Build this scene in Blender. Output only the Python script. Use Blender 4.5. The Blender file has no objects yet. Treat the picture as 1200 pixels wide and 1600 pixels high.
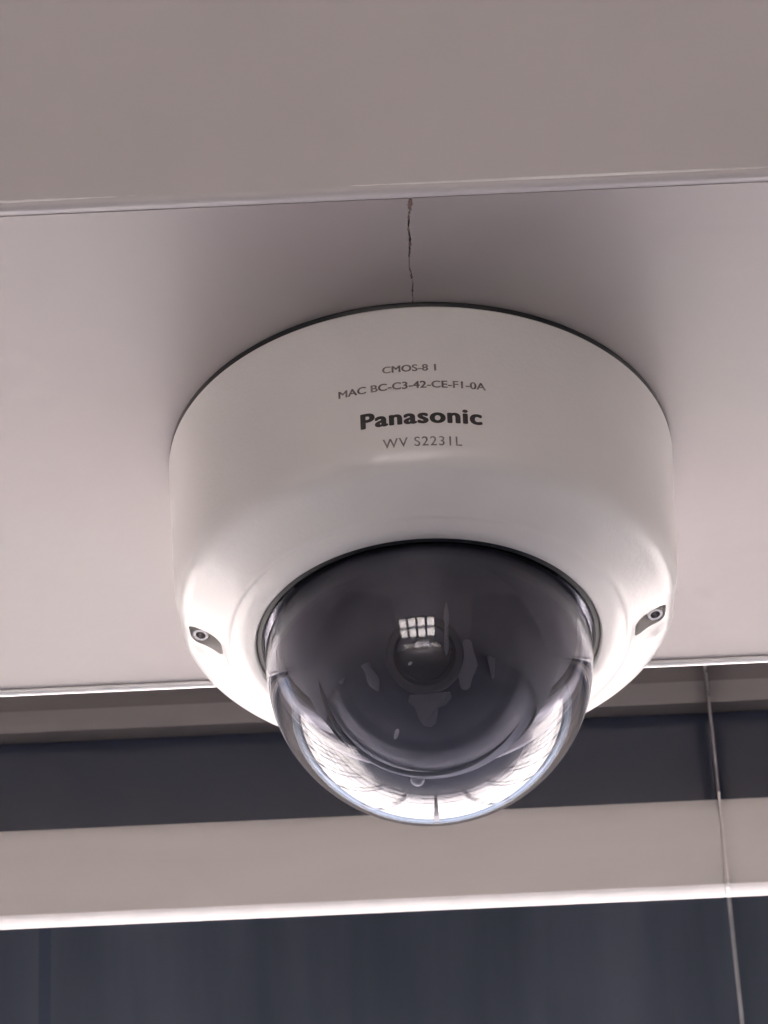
import bpy, bmesh, math, random
from mathutils import Vector, Matrix
R = math.radians
random.seed(7)
S = bpy.context.scene

# ------------------------------------------------------------------ camera
cd = bpy.data.cameras.new('photo_camera')
cam = bpy.data.objects.new('photo_camera', cd)
S.collection.objects.link(cam)
pitch, yaw, roll = R(37.11107), R(-0.47910), R(2.3)
fw = Vector((math.sin(yaw)*math.cos(pitch), math.cos(yaw)*math.cos(pitch), math.sin(pitch)))
rt = fw.cross(Vector((0, 0, 1))).normalized(); up = rt.cross(fw)
r2 = rt*math.cos(roll) - up*math.sin(roll)
u2 = up*math.cos(roll) + rt*math.sin(roll)
M = Matrix((r2, u2, -fw)).transposed().to_4x4()
M.translation = Vector((0, -1.18843, -0.91522))
cam.matrix_world = M
cd.sensor_fit = 'VERTICAL'; cd.sensor_height = 36.0
cd.lens = 9081.08/1600*36.0
cd.clip_start = 0.05; cd.clip_end = 3000
cd.dof.use_dof = True; cd.dof.focus_distance = 1.46; cd.dof.aperture_fstop = 190
S.camera = cam
S.render.resolution_x, S.render.resolution_y = 768, 1024

# ------------------------------------------------------------------ sky, sun, exposure
SUN_EL, SUN_AZ = R(64), R(205)          # azimuth clockwise from +Y: behind the photographer, to the left
w = bpy.data.worlds.new('World'); S.world = w; w.use_nodes = True
nt = w.node_tree
sky = nt.nodes.new('ShaderNodeTexSky'); sky.sky_type = 'NISHITA'; sky.sun_disc = False
sky.sun_elevation = SUN_EL; sky.sun_rotation = SUN_AZ
sky.air_density = 0.7; sky.dust_density = 9.0
nt.links.new(sky.outputs[0], nt.nodes['Background'].inputs[0])
nt.nodes['Background'].inputs[1].default_value = 0.13
sl = bpy.data.lights.new('sun', 'SUN'); sl.energy = 4.5; sl.angle = R(0.5); sl.color = (1, .96, .92)
so = bpy.data.objects.new('sun', sl); S.collection.objects.link(so)
sd = Vector((math.sin(SUN_AZ)*math.cos(SUN_EL), math.cos(SUN_AZ)*math.cos(SUN_EL), math.sin(SUN_EL)))
so.rotation_euler = sd.to_track_quat('Z', 'Y').to_euler()
S.view_settings.view_transform = 'Standard'; S.view_settings.look = 'None'
S.view_settings.exposure = 2.92; S.view_settings.gamma = 1
S.render.engine = 'CYCLES'
S.cycles.max_bounces = 14; S.cycles.diffuse_bounces = 6; S.cycles.glossy_bounces = 8
S.cycles.transmission_bounces = 12

# ------------------------------------------------------------------ materials
def mat(name, col, rough=.5, metal=0., coat=0., coat_rough=.08, var=.06, vscale=8., bump=0., bscale=200.,
        ior=1.5, trans=0., stretch=(1, 1, 1), spec=.5, tint=None):
    m = bpy.data.materials.new(name); m.use_nodes = True
    n = m.node_tree.nodes; l = m.node_tree.links; p = n['Principled BSDF']
    p.inputs['Roughness'].default_value = rough; p.inputs['Metallic'].default_value = metal
    p.inputs['IOR'].default_value = ior; p.inputs['Transmission Weight'].default_value = trans
    p.inputs['Coat Weight'].default_value = coat; p.inputs['Coat Roughness'].default_value = coat_rough
    p.inputs['Specular IOR Level'].default_value = spec
    tc = n.new('ShaderNodeTexCoord'); mp = n.new('ShaderNodeMapping'); mp.inputs['Scale'].default_value = stretch
    l.new(tc.outputs['Object'], mp.inputs[0])
    if var:
        nz = n.new('ShaderNodeTexNoise'); nz.inputs['Scale'].default_value = vscale; nz.inputs['Detail'].default_value = 6
        l.new(mp.outputs[0], nz.inputs['Vector'])
        mx = n.new('ShaderNodeMix'); mx.data_type = 'RGBA'
        mr = n.new('ShaderNodeMapRange'); mr.inputs[1].default_value = .3; mr.inputs[2].default_value = .7
        l.new(nz.outputs[0], mr.inputs[0]); l.new(mr.outputs[0], mx.inputs[0])
        c2 = tint or tuple(c*(1+var) for c in col)
        mx.inputs[6].default_value = (*[c*(1-var) for c in col], 1); mx.inputs[7].default_value = (*c2, 1)
        l.new(mx.outputs[2], p.inputs['Base Color'])
    else:
        p.inputs['Base Color'].default_value = (*col, 1)
    if bump:
        nb = n.new('ShaderNodeTexNoise'); nb.inputs['Scale'].default_value = bscale; nb.inputs['Detail'].default_value = 4
        l.new(mp.outputs[0], nb.inputs['Vector'])
        b = n.new('ShaderNodeBump'); b.inputs['Strength'].default_value = bump; b.inputs['Distance'].default_value = .001
        l.new(nb.outputs[0], b.inputs['Height']); l.new(b.outputs[0], p.inputs['Normal'])
    return m

MT = dict(
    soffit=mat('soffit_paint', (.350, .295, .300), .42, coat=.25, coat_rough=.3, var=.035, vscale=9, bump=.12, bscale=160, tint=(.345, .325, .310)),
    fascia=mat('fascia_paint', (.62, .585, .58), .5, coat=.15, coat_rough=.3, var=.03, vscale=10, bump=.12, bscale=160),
    bead=mat('white_corner_bead', (.85, .83, .82), .3, coat=.6, var=.12, vscale=60),
    body=mat('camera_white_plastic', (.73, .712, .69), .4, coat=.4, coat_rough=.14, var=.03, vscale=35, bump=.1, bscale=900),
    ink=mat('dark_ink', (.035, .03, .03), .6, var=.2, vscale=900),
    ink2=mat('faded_ink', (.20, .185, .18), .6, var=.45, vscale=700),
    ink3=mat('worn_label_ink', (.14, .122, .117), .6, var=.5, vscale=500, tint=(.26, .23, .22)),
    black=mat('black_rubber', (.012, .012, .013), .5, var=.1),
    shell=mat('inner_shell_black', (.115, .117, .145), .42, var=.15, vscale=40),
    lensbarrel=mat('lens_barrel_grey', (.065, .063, .075), .4, var=.1, vscale=50),
    lensglass=mat('lens_glass', (.01, .01, .02), .03, coat=1, var=0),
    screw=mat('steel_screw', (.55, .53, .52), .25, metal=1, var=.1, vscale=300),
    dome=mat('clear_dome', (.62, .62, .68), 0.0, trans=1, ior=1.49, var=0),
    grey=mat('grey_trim', (.145, .138, .142), .45, var=.10, vscale=22, stretch=(.6, 1, 3)),
    grey2=mat('dark_grey_trim', (.085, .076, .08), .5, var=.12, vscale=22),
    navy=mat('navy_panel', (.017, .023, .040), .25, var=.12, vscale=6, bump=.05, bscale=60),
    rail=mat('beige_rail_paint', (.465, .455, .445), .4, coat=.2, coat_rough=.3, var=.04, vscale=16, stretch=(.5, 1, 3), bump=.1, bscale=120),
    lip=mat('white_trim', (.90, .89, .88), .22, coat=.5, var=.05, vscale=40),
    glass=mat('slate_glass', (.17, .215, .30), .2, var=.22, vscale=7, stretch=(2.2, 1, .25), tint=(.26, .30, .38)),
    metal=mat('joint_metal', (.55, .53, .54), .35, metal=.6, var=.25, vscale=30, stretch=(1, 1, 1)),
    wall2=mat('shade_wall_render', (.46, .44, .43), .8, var=.12, vscale=2, bump=.3, bscale=40),
    glass2=mat('slate_glass_dark', (.155, .195, .27), .25, var=.1, vscale=7, stretch=(2.2, 1, .25)),
    joint=mat('pale_joint', (.90, .88, .88), .35, var=.2, vscale=60),
    joint2=mat('grey_joint', (.22, .21, .215), .4, var=.35, vscale=90),
    rail2=mat('rail_joint', (.60, .57, .56), .4, var=.2, vscale=60),
    roof=mat('roof_concrete', (.62, .59, .58), .8, var=.15, vscale=1.5, bump=.4, bscale=30),
    wall=mat('render_wall', (.62, .59, .58), .8, var=.15, vscale=2, bump=.3, bscale=40),
    paving=mat('paving', (.52, .49, .48), .75, var=.3, vscale=.9, bump=.5, bscale=20),
    floor=mat('dark_floor_tile', (.42, .40, .40), .45, var=.2, vscale=1.2, bump=.2, bscale=30),
    pane=mat('window_pane', (1, 1, 1), 0, trans=1, ior=1.05, var=0),
)

# ------------------------------------------------------------------ helpers
def link(name, bm, m, parent=None, smooth=None, loc=None):
    me = bpy.data.meshes.new(name)
    bmesh.ops.recalc_face_normals(bm, faces=bm.faces)
    if smooth is not None:
        for f in bm.faces: f.smooth = True
        for e in bm.edges:
            if len(e.link_faces) == 2 and e.calc_face_angle(0) > R(smooth): e.smooth = False
    bm.to_mesh(me); bm.free()
    me.materials.append(m)
    o = bpy.data.objects.new(name, me); S.collection.objects.link(o)
    if parent: o.parent = parent
    if loc: o.location = loc
    return o
def empty(name, loc=(0, 0, 0)):
    o = bpy.data.objects.new(name, None); S.collection.objects.link(o); o.location = loc; o.empty_display_size = .05
    return o
def box(x0, x1, y0, y1, z0, z1, bev=0., seg=2, bm=None):
    bm = bm or bmesh.new()
    r = bmesh.ops.create_cube(bm, size=1)
    for v in r['verts']:
        v.co = Vector(((x0+x1)/2+v.co.x*(x1-x0), (y0+y1)/2+v.co.y*(y1-y0), (z0+z1)/2+v.co.z*(z1-z0)))
    if bev: bmesh.ops.bevel(bm, geom=list(bm.edges), offset=bev, segments=seg, profile=.5, affect='EDGES')
    return bm
def lathe(prof, n=192, bm=None, closed=False, cap0=False, cap1=False):
    """prof: list of (radius, z)"""
    bm = bm or bmesh.new(); rings = []
    for r, z in prof:
        if r < 1e-7: rings.append([bm.verts.new((0, 0, z))])
        else: rings.append([bm.verts.new((r*math.sin(2*math.pi*k/n), -r*math.cos(2*math.pi*k/n), z)) for k in range(n)])
    pairs = list(zip(rings, rings[1:]))
    if closed: pairs.append((rings[-1], rings[0]))
    for a, b in pairs:
        for k in range(n):
            j = (k+1) % n
            if len(a) == 1 and len(b) == 1: continue
            if len(a) == 1: bm.faces.new((a[0], b[k], b[j]))
            elif len(b) == 1: bm.faces.new((a[k], a[j], b[0]))
            else: bm.faces.new((a[k], a[j], b[j], b[k]))
    if cap0: bm.faces.new(rings[0])
    if cap1: bm.faces.new(rings[-1])
    return bm
def extrude_x(pts, x0, x1, bm=None):
    """closed profile pts (y, z) extruded along X"""
    bm = bm or bmesh.new()
    a = [bm.verts.new((x0, y, z)) for y, z in pts]; b = [bm.verts.new((x1, y, z)) for y, z in pts]
    n = len(pts)
    for i in range(n): bm.faces.new((a[i], a[(i+1) % n], b[(i+1) % n], b[i]))
    bm.faces.new(a); bm.faces.new(b[::-1])
    return bm
def catmull(p, k=6):
    q = [p[0]]+list(p)+[p[-1]]; out = []
    for i in range(1, len(q)-2):
        for s in range(k):
            t = s/k
            out.append(tuple(.5*((2*q[i][d])+(-q[i-1][d]+q[i+1][d])*t+(2*q[i-1][d]-5*q[i][d]+4*q[i+1][d]-q[i+2][d])*t*t
                       + (-q[i-1][d]+3*q[i][d]-3*q[i+1][d]+q[i+2][d])*t**3) for d in (0, 1)))
    out.append(p[-1]); return out

# ------------------------------------------------------------------ setting: ground, roof
g = bmesh.new(); bmesh.ops.create_grid(g, x_segments=2, y_segments=2, size=900)
gr = link('ground', g, MT['paving'], loc=(0, 0, -2.47)); gr['kind'] = 'structure'
fl = link('floor', box(-4.5, 5.5, -6.0, 2.9, -2.60, -2.45), MT['floor']); fl['kind'] = 'structure'  # unseen slab, added to set how much light bounces up from below
rf = link('ceiling', box(-2.9, 3.8, -6.3, 1.95, 1.60, 1.80), MT['roof']); rf['kind'] = 'structure'  # unseen roof slab, added to keep the sun off the near ground

# ------------------------------------------------------------------ the boxed beam that carries the camera
XL, XR = -2.6, 3.4
YF, YB = -.108, .0954                      # front and back arris
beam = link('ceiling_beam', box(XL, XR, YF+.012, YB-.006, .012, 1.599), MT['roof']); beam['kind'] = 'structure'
# fascia sheet with a gently rolled lower edge
pts = [(YF+.0033, 1.599), (YF, 1.599), (YF, .0022)]
for k in range(1, 9):
    a = R(90*k/8); pts.append((YF+.0018-.0018*math.cos(a), .0022-.0020*math.sin(a)))
pts += [(YF+.0033, .0002)]
f = extrude_x(pts, XL, XR); link('fascia', f, MT['fascia'], beam, smooth=40)
# thin uneven corner bead along the arris, paint worn to white in places
bm = bmesh.new(); n = 240; prev = None
rj = random.Random(3)
for i in range(n+1):
    x = -.30+.6*i/n
    rr = .00050+.00016*math.sin(x*37)+.00003*rj.uniform(-1, 1)
    cy, cz = YF+.0004, .0022+.00003*rj.uniform(-1, 1)
    ring = [bm.verts.new((x, cy+rr*math.cos(R(t)), cz+rr*math.sin(R(t)))) for t in range(0, 360, 45)]
    if prev:
        for k in range(8): bm.faces.new((prev[k], prev[(k+1) % 8], ring[(k+1) % 8], ring[k]))
    prev = ring
link('corner_bead', bm, MT['bead'], beam, smooth=60)
# two soffit panels meeting in an open, ragged joint at x = 0
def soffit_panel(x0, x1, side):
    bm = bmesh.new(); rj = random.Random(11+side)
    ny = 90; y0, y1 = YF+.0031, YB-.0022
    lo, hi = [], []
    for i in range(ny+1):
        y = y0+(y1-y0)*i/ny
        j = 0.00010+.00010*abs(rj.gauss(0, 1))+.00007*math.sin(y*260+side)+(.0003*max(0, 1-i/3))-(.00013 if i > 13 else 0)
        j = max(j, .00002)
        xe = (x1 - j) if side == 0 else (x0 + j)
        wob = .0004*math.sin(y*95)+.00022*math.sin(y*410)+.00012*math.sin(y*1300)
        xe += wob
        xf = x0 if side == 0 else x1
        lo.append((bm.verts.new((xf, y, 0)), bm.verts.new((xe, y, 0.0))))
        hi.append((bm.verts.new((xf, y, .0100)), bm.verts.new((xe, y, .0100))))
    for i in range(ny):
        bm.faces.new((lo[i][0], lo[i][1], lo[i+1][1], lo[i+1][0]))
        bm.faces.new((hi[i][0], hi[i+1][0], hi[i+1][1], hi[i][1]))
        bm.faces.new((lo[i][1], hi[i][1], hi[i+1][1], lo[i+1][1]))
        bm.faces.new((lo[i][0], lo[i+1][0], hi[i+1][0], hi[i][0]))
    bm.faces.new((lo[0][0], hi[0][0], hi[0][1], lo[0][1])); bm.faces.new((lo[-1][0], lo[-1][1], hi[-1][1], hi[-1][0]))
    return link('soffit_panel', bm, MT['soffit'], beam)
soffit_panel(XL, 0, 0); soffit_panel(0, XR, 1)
# crumbled sealant filling part of the joint
bm = bmesh.new(); rj = random.Random(5)
for i in range(26):
    y = YF+.0036+rj.random()*.045; s = rj.uniform(.00015, .0004)
    if i < 4: y = YF+.0034+rj.random()*.004; s = rj.uniform(.0003, .0006)
    r = bmesh.ops.create_icosphere(bm, subdivisions=1, radius=s)
    for v in r['verts']: v.co = Vector((v.co.x*1.1, v.co.y*2.2, v.co.z*.6))+Vector((.0004*math.sin(y*95)+.00022*math.sin(y*410)+rj.gauss(0, .00014), y, .0001))
s_ = link('joint_sealant', bm, mat('dirty_sealant', (.16, .11, .095), .9, var=.4, vscale=400), beam, smooth=60); s_['kind'] = 'stuff'
# white strip closing the far edge of the soffit
pts = []
yb0, yb1, zb = YB-.0020, YB+.0004, -.0009
for k in range(9):
    a = R(180*k/8); pts.append(((yb0+yb1)/2-(yb1-yb0)/2*math.cos(a), zb-.0007*math.sin(a)+.0006))
pts += [(yb1, .012), (yb0, .012)]
link('edge_strip', extrude_x(pts, XL, XR), MT['lip'], beam, smooth=40)

# ------------------------------------------------------------------ bulkhead beyond the beam, stacked bands
bk = empty('bulkhead_wall', (0, 1.2, .45))
bk['label'] = 'navy and grey panelled bulkhead with a beige rail and bright white bottom trim behind the dome'
bk['category'] = 'wall'
def bx(name, x0, x1, y0, y1, z0, z1, m, bev=.0012):
    o = link(name, box(x0, x1, y0-1.2, y1-1.2, z0-.45, z1-.45, bev), m, bk, smooth=35); return o
JF = lambda z: .1412-.0200*(z-.645)
JX = JF(.55)                                  # the visible upright joint
SX = -.1942                                 # fainter seam in the lower panes
bx('backing_board', XL, XR, 1.232, 1.30, .7600, 1.595, MT['rail'], 0)
for sd_ in (0, 1):
    x0, x1 = ((XL, JF(.73)-.0001), (JF(.73)+.0001, XR))[sd_]
    bx('top_trim', x0, x1, 1.204, 1.231, .7785, .90, MT['grey2'])
    bx('reveal_trim', x0, x1, 1.200, 1.231, .7632, .7770, MT['grey'])
    bx('navy_panel', x0, x1, 1.207, 1.231, .7058, .7620, MT['navy'], .0008)
    # beige rail: softly bowed front
    pts = [(.004, .6520-.45), (.008, .6600-.45), (.008, .7046-.45)]
    for k in range(13):
        t = k/12; zz = .7046-(.7046-.6520)*t
        bow = .0070*math.sin(math.pi*min(1, t*1.05))**.6 if 0 < t < .95 else 0
        pts.append((.001-bow, zz-.45))
    link('beige_rail', extrude_x(pts, x0, x1), MT['rail'], bk, smooth=50)
    pts = [(.0022, .6476-.45), (.0022, .6512-.45), (-.0015, .6512-.45)]
    pts += [(-.0052, .6508-.45), (-.0056, .6503-.45), (-.0052, .6495-.45), (-.0040, .6487-.45), (-.0014, .6477-.45)]
    link('bright_trim', extrude_x(pts, x0, x1), MT['lip'], bk, smooth=50)
# slate glazing set half a metre further back, open underneath
KY = 1.7; KS = (KY+1.18843)/(1.2+1.18843)
JB = lambda z: KS*(.1412-.0200*((z+.91522)/KS-.91522-.645))
gz = empty('slate_glazing', (0, KY, .80))
gz['label'] = 'dark slate glass panels with a pale upright joint under the bright trim at the bottom'
gz['category'] = 'wall'
def gx(name, x0, x1, y0, y1, z0, z1, m):
    return link(name, box(x0, x1, y0-KY, y1-KY, z0-.80, z1-.80), m, gz)
JM = JB(.93)
for x0, x1 in ((XL, SX*KS-.0036), (SX*KS+.0036, JM-.0001), (JM+.0001, XR)):
    gx('slate_pane', x0, x1, KY+.0005, KY+.031, .802, 1.595, MT['glass'])
gx('seam_strip', SX*KS-.0036, SX*KS+.0036, KY+.0006, KY+.031, .802, 1.595, MT['glass2'])
gx('backing_board', XL, XR, KY+.032, KY+.09, .30, 1.595, MT['roof'])
gx('sky_block_board', XL, XR, KY-.004, KY+.031, .30, .799, MT['rail'])  # added below the view, keeps low blue sky out of the bubble rim
bm = box(-.0010, .0010, -.004, .030, .002, .79, .0002)
for v in bm.verts: v.co.x += JB(v.co.z+.80)
link('joint_strip', bm, MT['joint'], gz, smooth=35)
# upright joint strip, one length per band, slightly off plumb like in the photo
for z0, z1, y0, wd, mk in ((.6480, .6508, 1.1936, .0005, 'joint'), (.6524, .7040, 1.1928, .0005, 'rail2'),
                       (.7060, .7622, 1.1928, .0005, 'joint2'), (.7636, .7766, 1.1928, .0005, 'joint2'), (.7788, .90, 1.1928, .0005, 'joint2')):
    bm = box(-wd, wd, y0-1.2, .0020, z0-.45, z1-.45, .0002)
    for v in bm.verts: v.co.x += JF(v.co.z+.45)
    link('joint_strip', bm, MT[mk], bk, smooth=35)

# ------------------------------------------------------------------ wall behind the photographer, its window shows in the dome
bw = empty('back_wall', (0, -6.0, -2.47))
bw['label'] = 'dark rendered wall behind the viewer with a gridded window that shows in the dome'
bw['category'] = 'wall'
def bwx(name, x0, x1, y0, y1, z0, z1, m, par=None):
    return link(name, box(x0, x1, y0+6, y1+6, z0+2.47, z1+2.47), m, par or bw)
wx0, wx1, wz0, wz1 = -2.2, .55, -2.05, -.35
bwx('wall_panel', XL, wx0, -6.15, -6.0, -2.47, 1.595, MT['wall'])
bwx('wall_panel', wx1, XR, -6.15, -6.0, -2.47, 1.595, MT['wall'])
bwx('wall_panel', wx0, wx1, -6.15, -6.0, wz1, 1.595, MT['wall'])
bwx('wall_panel', wx0, wx1, -6.15, -6.0, -2.47, wz0, MT['wall'])
wf = bmesh.new()
for k in range(5):
    x = wx0+(wx1-wx0)*k/4; box(x-.08, x+.08, -.12, -.03, wz0+2.47, wz1+2.47, bm=wf)
win = link('window', wf, MT['black'], bw)
wr = bmesh.new()
for z in (wz0+.05, (wz0+wz1)/2, wz1-.05): box(wx0+.001, wx1-.001, -.105, -.045, z-.09+2.47, z+.09+2.47, bm=wr)
link('glazing_bar', wr, MT['black'], win)

# unseen side walls added to darken the housing sides, open beyond the beam
for x0, x1, y1, where in ((-2.75, -2.62, 1.5, 'left'), (3.44, 3.57, 1.8, 'right')):
    sw = link('shade_wall', box(x0, x1, -6.15, y1, -2.47, 1.595), MT['wall2'])
    sw['label'] = 'unseen rendered wall added to shade the passage on the %s, behind the viewer' % where; sw['category'] = 'wall'
    sw['group'] = 'added shade walls of the passage'
# open steel screen at the mouth of the passage: its bars break up the bright band in the bubble
sn = empty('steel_screen', (0, 3.5, -2.47))
sn['label'] = 'tall open steel screen of posts and rails beyond the bulkhead, mirrored in the bubble'; sn['category'] = 'screen'
p0 = None
for k in range(13):
    x = -5.1+.85*k
    if p0 is None: p0 = o = link('post', box(-.04, .04, -.03, .03, 0, 3.0, .005), MT['grey'], sn)
    else: o = p0.copy(); S.collection.objects.link(o)
    o.location = (x, 0, 0)
for z in (.12, 1.02, 2.0, 2.94):
    link('rail', box(-5.06, 5.06, -.075, -.031, z-.03, z+.03, .004), MT['grey'], sn)

# ------------------------------------------------------------------ the security camera
sc = empty('security_camera')
sc['label'] = 'white round dome security camera with clear smoked bubble mounted under the ceiling beam'
sc['category'] = 'security camera'
mm = .001
# base plate, its black edge painting in the contact shadow at the soffit
link('base_shadow_plate', lathe([(.06480, 0.0004), (.06480, -.0006), (.0640, -.0019)], 160, cap0=True, cap1=True), MT['black'], sc, smooth=30)
# housing
outer = [(64.4, 1.2), (64.9, 1.8), (64.9, 3), (64.75, 8), (64.55, 16), (64.35, 24), (64.1, 32), (63.9, 38), (63.75, 42)]
sh = catmull([(63.7, 43.2), (63.35, 45.6), (62.3, 47.9), (60.5, 49.7), (58.0, 51.2), (55.0, 53.0), (52.4, 54.7), (51.0, 55.8)], 5)
ring_ = [(50.5, 56.1), (50.1, 56.2), (49.8, 56.25), (49.4, 56.55), (48.6, 57.0), (47.5, 57.75), (45.8, 58.05), (44.6, 58.15), (43.9, 58.0), (43.45, 57.5), (43.3, 56.5), (43.3, 50.0)]
inner = [(60.0, 44.0), (61.5, 3.0), (61.5, 1.5)]
prof = [(r*mm, -h*mm) for r, h in outer+sh+ring_+inner]
def dish(bm):
    # soft moulded scoop round each screw pocket
    for v in bm.verts:
        rr = math.hypot(v.co.x, v.co.y)
        if rr < .0515 or v.co.z > -.040: continue
        for s in (-1, 1):
            az = math.atan2(v.co.x*s, -v.co.y)
            da = (az-R(94))*.058; dr = rr-.0590
            t = (da/.0070)**2+(dr/.0060)**2
            k = math.exp(-t*t)
            v.co.z += .0011*k
            v.co.x *= 1-.012*k; v.co.y *= 1-.012*k
bm = lathe(prof, 360, closed=True); dish(bm)
body = link('housing', bm, MT['body'], sc)
# screw pockets cut in
cut = bmesh.new()
for s in (-1, 1):
    az = R(94); c = Vector((s*.0567*math.sin(az), -.0567*math.cos(az), 0))
    rad = Vector((s*math.sin(az), -math.cos(az), 0)); tan = Vector((-rad.y, rad.x, 0))
    pr = []
    hw, hl, cr = .0036, .0041, .0019
    for cx, cy, a0 in ((hl-cr, hw-cr, 0), (-hl+cr*.8, hw-cr, 90), (-hl+cr*.8, -hw+cr, 180), (hl-cr, -hw+cr, 270)):
        for k in range(7):
            a = R(a0+15*k); pr.append((cx+cr*math.cos(a), cy+cr*math.sin(a)))
    lo = [cut.verts.new(c+rad*u+tan*v+Vector((0, 0, -.066))) for u, v in pr]
    hi = [cut.verts.new(c+rad*u*.93+tan*v*.93+Vector((0, 0, -.0462))) for u, v in pr]
    for k in range(len(pr)): cut.faces.new((lo[k], lo[(k+1) % len(pr)], hi[(k+1) % len(pr)], hi[k]))
    cut.faces.new(lo); cut.faces.new(hi[::-1])
cutter = link('pocket_cutter', cut, MT['body'])
mod = body.modifiers.new('b', 'BOOLEAN'); mod.operation = 'DIFFERENCE'; mod.solver = 'EXACT'; mod.object = cutter
dg = bpy.context.evaluated_depsgraph_get()
me = bpy.data.meshes.new_from_object(body.evaluated_get(dg))
body.modifiers.clear(); body.data = me
bpy.data.objects.remove(cutter)
bm = bmesh.new(); bm.from_mesh(me)
for f_ in bm.faces: f_.smooth = True
for e in bm.edges:
    if len(e.link_faces) == 2 and e.calc_face_angle(0) > R(32): e.smooth = False
bm.to_mesh(me); bm.free()
# screws: one hex socket head in each pocket
def screw_mesh():
    bm = lathe([(0.0008, .0012), (.0019, .0012), (.00215, .0010), (.00215, -.0010), (.0019, -.0013), (.00125, -.0013), (.0011, .0002), (0, .0002)], 24)
    return bm
s0 = link('screw', screw_mesh(), MT['screw'], sc, smooth=35)
for s in (-1, 1):
    o = s0 if s < 0 else s0.copy()
    if s > 0: S.collection.objects.link(o); o.parent = sc
    az = R(94); o.location = (s*.0575*math.sin(az), -.0575*math.cos(az)-.0006, -.0488)
    o.rotation_euler = (R(-8), s*R(-12), 0)
# bubble: neck plus hemisphere, 2.4 mm thick
Rb, hc, th = .0412, .0640, .0024
o_ = [(Rb+.0002, -.0545), (Rb+.0001, -.058), (Rb, -.061)]
i_ = [(Rb-th, -.061), (Rb-th, -.058), (Rb-th, -.0545)]
so_ = [(Rb*math.cos(R(a)), -hc-Rb*math.sin(R(a))) for a in range(0, 90, 2)]+[(0, -hc-Rb)]
si_ = [((Rb-th)*math.cos(R(a)), -hc-(Rb-th)*math.sin(R(a))) for a in range(0, 90, 2)]+[(0, -hc-Rb+th)]
bm = lathe(o_+so_, 256); b2 = lathe(i_[::-1]+si_, 256, bm=bm)
# close the open rim
vo = [v for v in bm.verts if abs(v.co.z+.0545) < 1e-6 and math.hypot(v.co.x, v.co.y) > Rb]
vi = [v for v in bm.verts if abs(v.co.z+.0545) < 1e-6 and math.hypot(v.co.x, v.co.y) < Rb]
key = lambda v: math.atan2(v.co.x, -v.co.y) % (2*math.pi-1e-6)
vo.sort(key=key); vi.sort(key=key)
for k in range(256): bm.faces.new((vo[k], vo[(k+1) % 256], vi[(k+1) % 256], vi[k]))
link('bubble_cover', bm, MT['dome'], sc, smooth=35)
link('gasket_ring', lathe([(.0432, -.0555), (.0415, -.0555), (.0415, -.0572), (.0422, -.0576), (.0432, -.0572)], 160, closed=True), MT['black'], sc, smooth=40)
# inner black shell and lens unit seen through the bubble
link('inner_liner', lathe([(.0385, -.0560), (.0382, -.0585), (.0350, -.0615), (.0330, -.0650), (.0300, -.0720), (.0262, -.0785)], 128), MT['shell'], sc, smooth=50)
em = empty('lens_unit', (0, 0, -.064)); em.parent = sc
em.rotation_euler = (R(-58), R(4), 0)
link('ball_shell', lathe([(0.0293*math.cos(R(a)), -.0293*math.sin(R(a))) for a in range(0, 40, 3)]+[(0.0286*math.cos(R(a)), -.0286*math.sin(R(a))) for a in range(42, 72, 3)]+[(0, -.0272)], 128), MT['shell'], em, smooth=30)
link('lens_barrel', lathe([(.0095, -.0262), (.0095, -.0296), (.0090, -.0301), (.0076, -.0301), (.0066, -.0288), (0, -.0288)], 96), MT['lensbarrel'], em, smooth=30)
link('lens', lathe([(.0065, -.0287), (.0050, -.0295), (.0035, -.0300), (.002, -.0302), (0, -.0303)], 64), MT['lensglass'], em, smooth=50)
# grey tongue-shaped bracket hanging below the lens barrel, and two pale slivers painting in specular glints
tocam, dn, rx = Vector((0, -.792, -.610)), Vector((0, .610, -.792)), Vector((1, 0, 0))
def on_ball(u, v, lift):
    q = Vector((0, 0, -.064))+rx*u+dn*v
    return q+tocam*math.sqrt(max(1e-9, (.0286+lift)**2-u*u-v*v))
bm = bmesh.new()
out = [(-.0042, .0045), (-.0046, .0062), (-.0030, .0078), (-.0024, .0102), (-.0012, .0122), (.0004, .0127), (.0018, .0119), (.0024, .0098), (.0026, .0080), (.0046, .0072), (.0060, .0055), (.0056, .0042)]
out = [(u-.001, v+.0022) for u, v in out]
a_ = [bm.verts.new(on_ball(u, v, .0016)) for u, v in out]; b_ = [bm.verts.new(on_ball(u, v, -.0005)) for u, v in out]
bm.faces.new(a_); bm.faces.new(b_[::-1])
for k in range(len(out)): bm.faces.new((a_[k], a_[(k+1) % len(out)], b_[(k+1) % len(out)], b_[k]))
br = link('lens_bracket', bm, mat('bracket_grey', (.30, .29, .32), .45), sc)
glints = [(-.0088, .0162, .35, .0006, .0016), (-.0262, .0130, -.45, .0005, .0036)]
for u, v, tilt, w_, l_ in glints:
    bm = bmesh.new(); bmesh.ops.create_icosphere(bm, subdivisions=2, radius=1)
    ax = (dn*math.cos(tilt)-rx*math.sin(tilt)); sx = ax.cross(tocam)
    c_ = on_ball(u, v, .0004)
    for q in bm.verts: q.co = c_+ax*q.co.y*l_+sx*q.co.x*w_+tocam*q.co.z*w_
    link('glint', bm, MT['lip'], sc, smooth=60)
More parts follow.
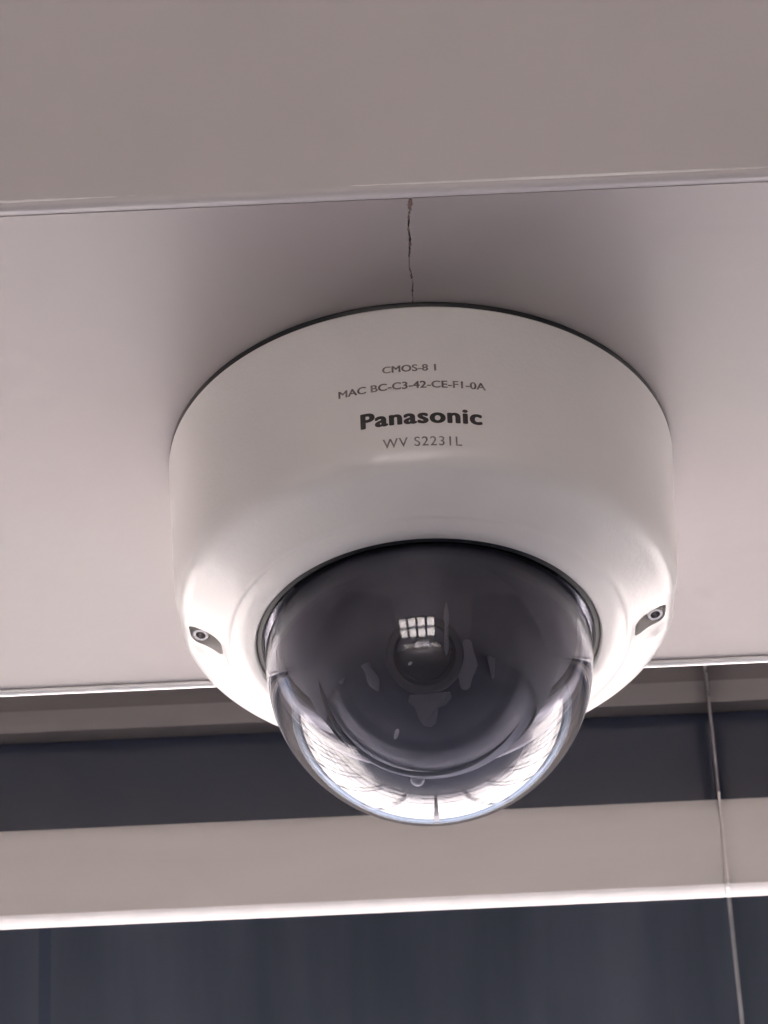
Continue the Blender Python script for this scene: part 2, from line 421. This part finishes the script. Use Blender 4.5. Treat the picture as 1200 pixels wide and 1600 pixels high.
bits = [('reflection_streak', .0044, -.009, .08, .0006, .0068, .0024, 'br'), ('reflection_streak', .0088, .0, .10, .0024, .0062, .0014, 'br'),
        ('reflection_streak', .0150, -.0035, .05, .0010, .0075, .0006, 'br'), ('reflection_streak', .0118, -.0125, .30, .0012, .0045, .0006, 'br'),
        ('reflection_patch', -.0145, .0015, -.5, .0014, .0045, .0004, 'br'), ('reflection_patch', -.0225, -.001, -.5, .0018, .0050, .0004, 'br'), ('reflection_dot', -.0176, -.0065, 1.1, .0007, .0014, .0004, 'lip'),
        ('reflection_dot', .0004, -.0052, .2, .0004, .0006, .0030, 'lip'), ('reflection_dot', -.0047, -.0010, .9, .0004, .0006, .0030, 'lip')]
for nm, u, v, tilt, w_, l_, lift, mk in bits:  # pale streaks, patches and dots modelled in place of reflections on the bubble
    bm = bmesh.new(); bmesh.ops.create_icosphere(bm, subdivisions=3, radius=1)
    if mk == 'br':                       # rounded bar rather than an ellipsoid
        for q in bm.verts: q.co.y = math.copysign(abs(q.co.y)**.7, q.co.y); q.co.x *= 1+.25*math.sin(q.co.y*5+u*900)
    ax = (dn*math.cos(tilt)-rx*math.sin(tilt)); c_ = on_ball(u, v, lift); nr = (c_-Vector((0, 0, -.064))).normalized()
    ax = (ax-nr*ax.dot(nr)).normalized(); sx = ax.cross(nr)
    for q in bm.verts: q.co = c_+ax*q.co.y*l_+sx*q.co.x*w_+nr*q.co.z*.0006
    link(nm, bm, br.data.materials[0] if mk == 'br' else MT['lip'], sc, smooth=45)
# thin flange ring round the ball
bm = bmesh.new(); n_ = 120; rg = []
for k in range(n_):
    a = 2*math.pi*k/n_; rad_ = rx*math.cos(a)+dn*math.sin(a)
    c_ = Vector((-.001, 0, -.064))+rad_*.0262+tocam*.0125+dn*.001
    rg.append([bm.verts.new(c_+rad_*math.cos(t)*.0006+tocam*math.sin(t)*.0006) for t in [math.pi*2*q/8 for q in range(8)]])
for k in range(n_):
    for q in range(8): bm.faces.new((rg[k][q], rg[k][(q+1) % 8], rg[(k+1) % n_][(q+1) % 8], rg[(k+1) % n_][q]))
link('flange_ring', bm, MT['lensbarrel'], sc, smooth=60)
# small pale retaining stud low inside the bubble
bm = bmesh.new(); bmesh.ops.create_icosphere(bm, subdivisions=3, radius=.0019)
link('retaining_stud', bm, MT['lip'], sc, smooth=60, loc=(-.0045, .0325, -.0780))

# ------------------------------------------------------------------ printing on the housing
def r_at(h):
    pr = [(h_, r_) for r_, h_ in outer+[(63.7, 43.2), (63.35, 45.6)]]
    for (a, ra), (b, rb) in zip(pr, pr[1:]):
        if a <= h <= b: return ra+(rb-ra)*(h-a)/(b-a)
    return 63.5
def lettering(name, body_, width, cap, h, az, m, bold=0., space=1., th=.00004, ring=8):
    """bold: stroke thickening in mm, made from shifted copies so no glyph folds over itself"""
    c = bpy.data.curves.new(name, 'FONT'); c.body = body_; c.size = 1; c.align_x = 'CENTER'
    c.space_character = space; c.resolution_u = 5
    t = bpy.data.objects.new(name, c); S.collection.objects.link(t)
    dg = bpy.context.evaluated_depsgraph_get(); dg.update()
    me = bpy.data.meshes.new_from_object(t.evaluated_get(dg)); bpy.data.objects.remove(t)
    bm = bmesh.new(); bm.from_mesh(me); bpy.data.meshes.remove(me)
    xs = [v.co.x for v in bm.verts]; ys = [v.co.y for v in bm.verts]
    x0, x1 = min(xs), max(xs); y0, y1 = min(ys), max(ys)
    for k in range(1, 40):
        x = x0+(x1-x0)*k/40+.00037
        bmesh.ops.bisect_plane(bm, geom=bm.verts[:]+bm.edges[:]+bm.faces[:], plane_co=(x, 0, 0), plane_no=(1, 0, 0), dist=1e-7)
    offs = [(0, 0)]+([(bold*math.cos(2*math.pi*k/ring), bold*math.sin(2*math.pi*k/ring)*.6) for k in range(ring)] if bold else [])
    out = bmesh.new()
    for n_, (ox, oy) in enumerate(offs):
        vm = {}
        for v in bm.verts:
            u = (((v.co.x-x0)/(x1-x0)-.5)*width+ox)*mm; q = ((v.co.y-y0)/(y1-y0)-.5)*cap+oy
            hh = h-q; rr = r_at(hh)*mm+th+n_*.000006
            a = R(az)+u/rr
            vm[v] = out.verts.new((rr*math.sin(a), -rr*math.cos(a), -hh*mm))
        for f in bm.faces: out.faces.new([vm[v] for v in f.verts])
    bm.free()
    return link(name, out, m, sc)
lettering('date_code', 'CMOS-8 1', 13.2, 2.0, 20.6, -1.6, MT['ink3'], .10)
lettering('address_code', 'MAC BC-C3-42-CE-F1-0A', 36.8, 2.1, 25.8, -1.2, MT['ink3'], .10)
lettering('maker_name', 'Panasonic', 29.6, 4.3, 35.4, .6, MT['ink'], .33, 1.10, ring=12)
lettering('type_code', 'WV S2231L', 19.4, 2.7, 43.0, .6, MT['ink2'], .04, 1.15)
